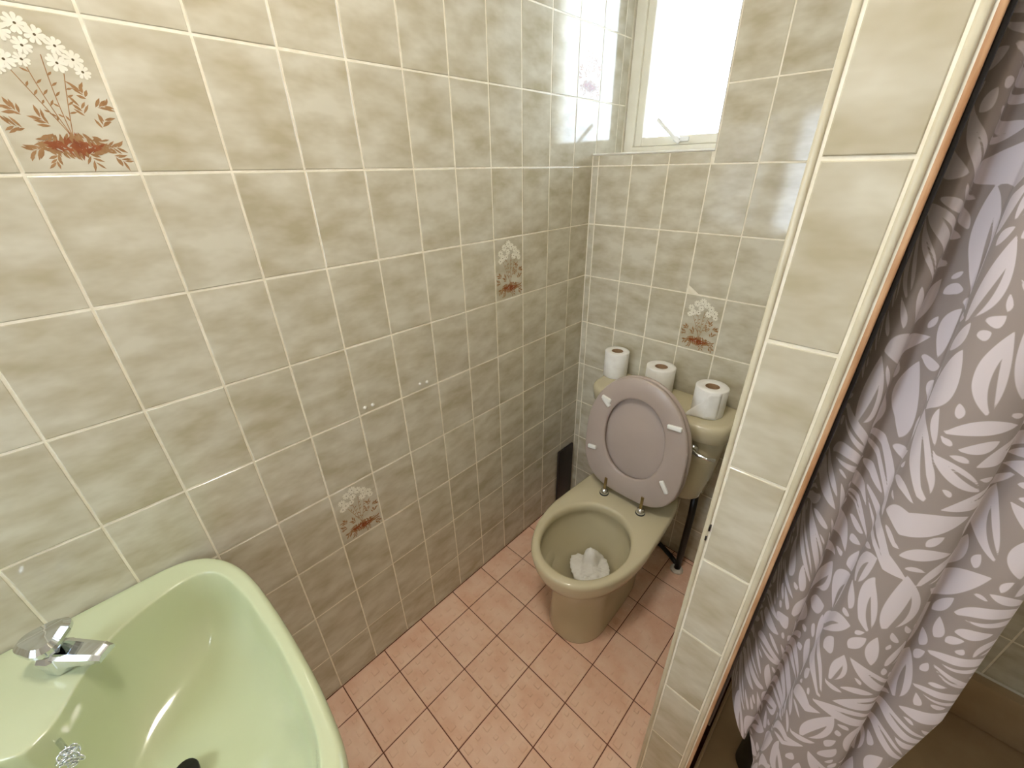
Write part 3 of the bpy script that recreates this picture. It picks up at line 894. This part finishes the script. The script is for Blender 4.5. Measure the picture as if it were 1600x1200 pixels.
for a, z in enumerate(zs):
    xk = np.array([np.interp(z, ZK, XKa[:, c]) for c in range(5)])
    P = []
    for (k, f_, y) in CP:
        amp = 1.0 + 0.12 * math.sin(2.1 * z + k * 1.7)
        P.append((xk[k] + f_ * (xk[k + 1] - xk[k]), 0.605 + (y - 0.605) * amp + 0.004 * math.sin(5 * z + k)))
    q, ln = catmull(np.array(P), NS)
    ARC = max(ARC, ln)
    grid[a, :, 0] = q[:, 0]
    grid[a, :, 1] = q[:, 1]
    grid[a, :, 2] = z
# the hem hangs higher at the partition and drops towards the free edge
xb0 = grid[int(NZ * 0.08), :, 0]
zb = np.clip(0.565 - 2.3 * (xb0 - 0.920), Z_BOT, 0.58)
tt = np.linspace(0, 1, NZ)
for c in range(NS):
    nz_ = zb[c] + (Z_TOP - zb[c]) * tt
    nx_, ny_ = np.interp(nz_, zs, grid[:, c, 0]), np.interp(nz_, zs, grid[:, c, 1])
    grid[:, c, 0], grid[:, c, 1], grid[:, c, 2] = nx_, ny_, nz_
# leaf print: signed distance to many pointed leaves, laid out on the flat cloth
SW, SH = ARC, Z_TOP - Z_BOT
su = np.linspace(0, SW, NS)[None, :].repeat(NZ, 0)
sv = (zs - Z_BOT)[:, None].repeat(NS, 1)
sdf = np.full((NZ, NS), 1.0)
def vesica(px, py, l, w):
    # leaf of length 2l along y and width 2w along x
    r = (l * l + w * w) / (2 * w)
    d = r - w
    px, py = np.abs(px), np.abs(py)
    cond = (py - l) * d > px * l
    return np.where(cond, np.hypot(px, py - l), np.hypot(px + d, py) - r)
rs = np.random.default_rng(11)
placed = []
def leaf_at(cu, cv, ang, l, w, bend, slit):
    global sdf
    rad = l + 0.012
    i0, i1 = np.searchsorted(su[0], [cu - rad, cu + rad])
    j0, j1 = np.searchsorted(sv[:, 0], [cv - rad, cv + rad])
    if i1 - i0 < 2 or j1 - j0 < 2: return False
    U, Vv = su[j0:j1, i0:i1] - cu, sv[j0:j1, i0:i1] - cv
    ca, sa = math.cos(ang), math.sin(ang)
    x = U * ca + Vv * sa
    y = -U * sa + Vv * ca
    x = x + bend * (y / l) ** 2 * w - 0.3 * bend * w
    x = x * (1 + 0.22 * y / l)
    d = vesica(x, y, l, w)
    cur = sdf[j0:j1, i0:i1]
    inside = d < 0.0022
    if inside.sum() == 0: return False
    if (cur[inside] < 0.0016).mean() > 0.03: return False
    if slit:
        e = vesica(x - 0.25 * w, y + 0.35 * l, l * 0.75, w * 0.22)
        d = np.maximum(d, -e)
    sdf[j0:j1, i0:i1] = np.minimum(cur, d)
    return True
def field(u, v):
    # direction of the sprays: fans that swing left and right up the cloth
    return 0.9 * math.sin(v * 14 + u * 9) + 0.7 * math.sin(u * 26 + 1.3) + (0.5 if int(v / 0.11) % 2 else -0.6)
for (lo_, hi_, wr, tries, ps) in ((0.040, 0.052, 0.30, 500, 0.8), (0.026, 0.036, 0.30, 1800, 0.3), (0.017, 0.024, 0.34, 3500, 0.0), (0.010, 0.015, 0.38, 6000, 0.0), (0.006, 0.009, 0.45, 5000, 0.0)):
    for _ in range(tries):
        u, v = rs.uniform(0, SW), rs.uniform(0, SH)
        l = rs.uniform(lo_, hi_)
        leaf_at(u, v, field(u, v) + rs.normal(0, 0.30), l, l * wr * rs.uniform(0.8, 1.25), rs.uniform(-0.7, 0.7), rs.random() < ps)
vid = np.arange(NZ * NS).reshape(NZ, NS)
quads = np.stack([vid[:-1, :-1], vid[:-1, 1:], vid[1:, 1:], vid[1:, :-1]], -1).reshape(-1, 4)
cme = bpy.data.meshes.new('cloth')
cme.vertices.add(NZ * NS)
cme.vertices.foreach_set('co', grid.reshape(-1).astype(np.float32))
cme.loops.add(quads.size)
cme.loops.foreach_set('vertex_index', quads.reshape(-1).astype(np.int32))
cme.polygons.add(len(quads))
cme.polygons.foreach_set('loop_start', np.arange(0, quads.size, 4, dtype=np.int32))
cme.polygons.foreach_set('use_smooth', np.ones(len(quads), dtype=bool))
cme.update(calc_edges=True)
atr = cme.attributes.new('leaf', 'FLOAT', 'POINT')
atr.data.foreach_set('value', sdf.reshape(-1).astype(np.float32))
curtain = empty('shower_curtain', (1.02, 0.61, Z_BOT), 'taupe shower curtain printed with pale pink leaves', 'curtain')
CO = Vector(curtain.location)
cme.transform(Matrix.Translation(-CO))
link('cloth', cme, M['curtain'], curtain)
for k in range(6):
    x = 0.925 + k * 0.032
    rg = lathe([(0.018 + 0.0025 * math.cos(t), 0.0025 * math.sin(t)) for t in [2 * math.pi * q / 8 for q in range(8)]], 24, True)
    rg.transform(Matrix.Translation((x, 0.605, 1.962)) @ Matrix.Rotation(math.radians(90), 4, 'Y'))
    rg.transform(Matrix.Translation(-CO))
    link('curtain_ring', rg, M['white_plastic'], curtain, True)
rail = link('curtain_rail', tube([(0.899, 0.605, 1.970), (1.30, 0.605, 1.970), (XR, 0.605, 1.970)], 0.0115, 20), M['chrome'], None, True)
tag(rail, 'chrome rail carrying the leaf printed shower curtain', 'rail')
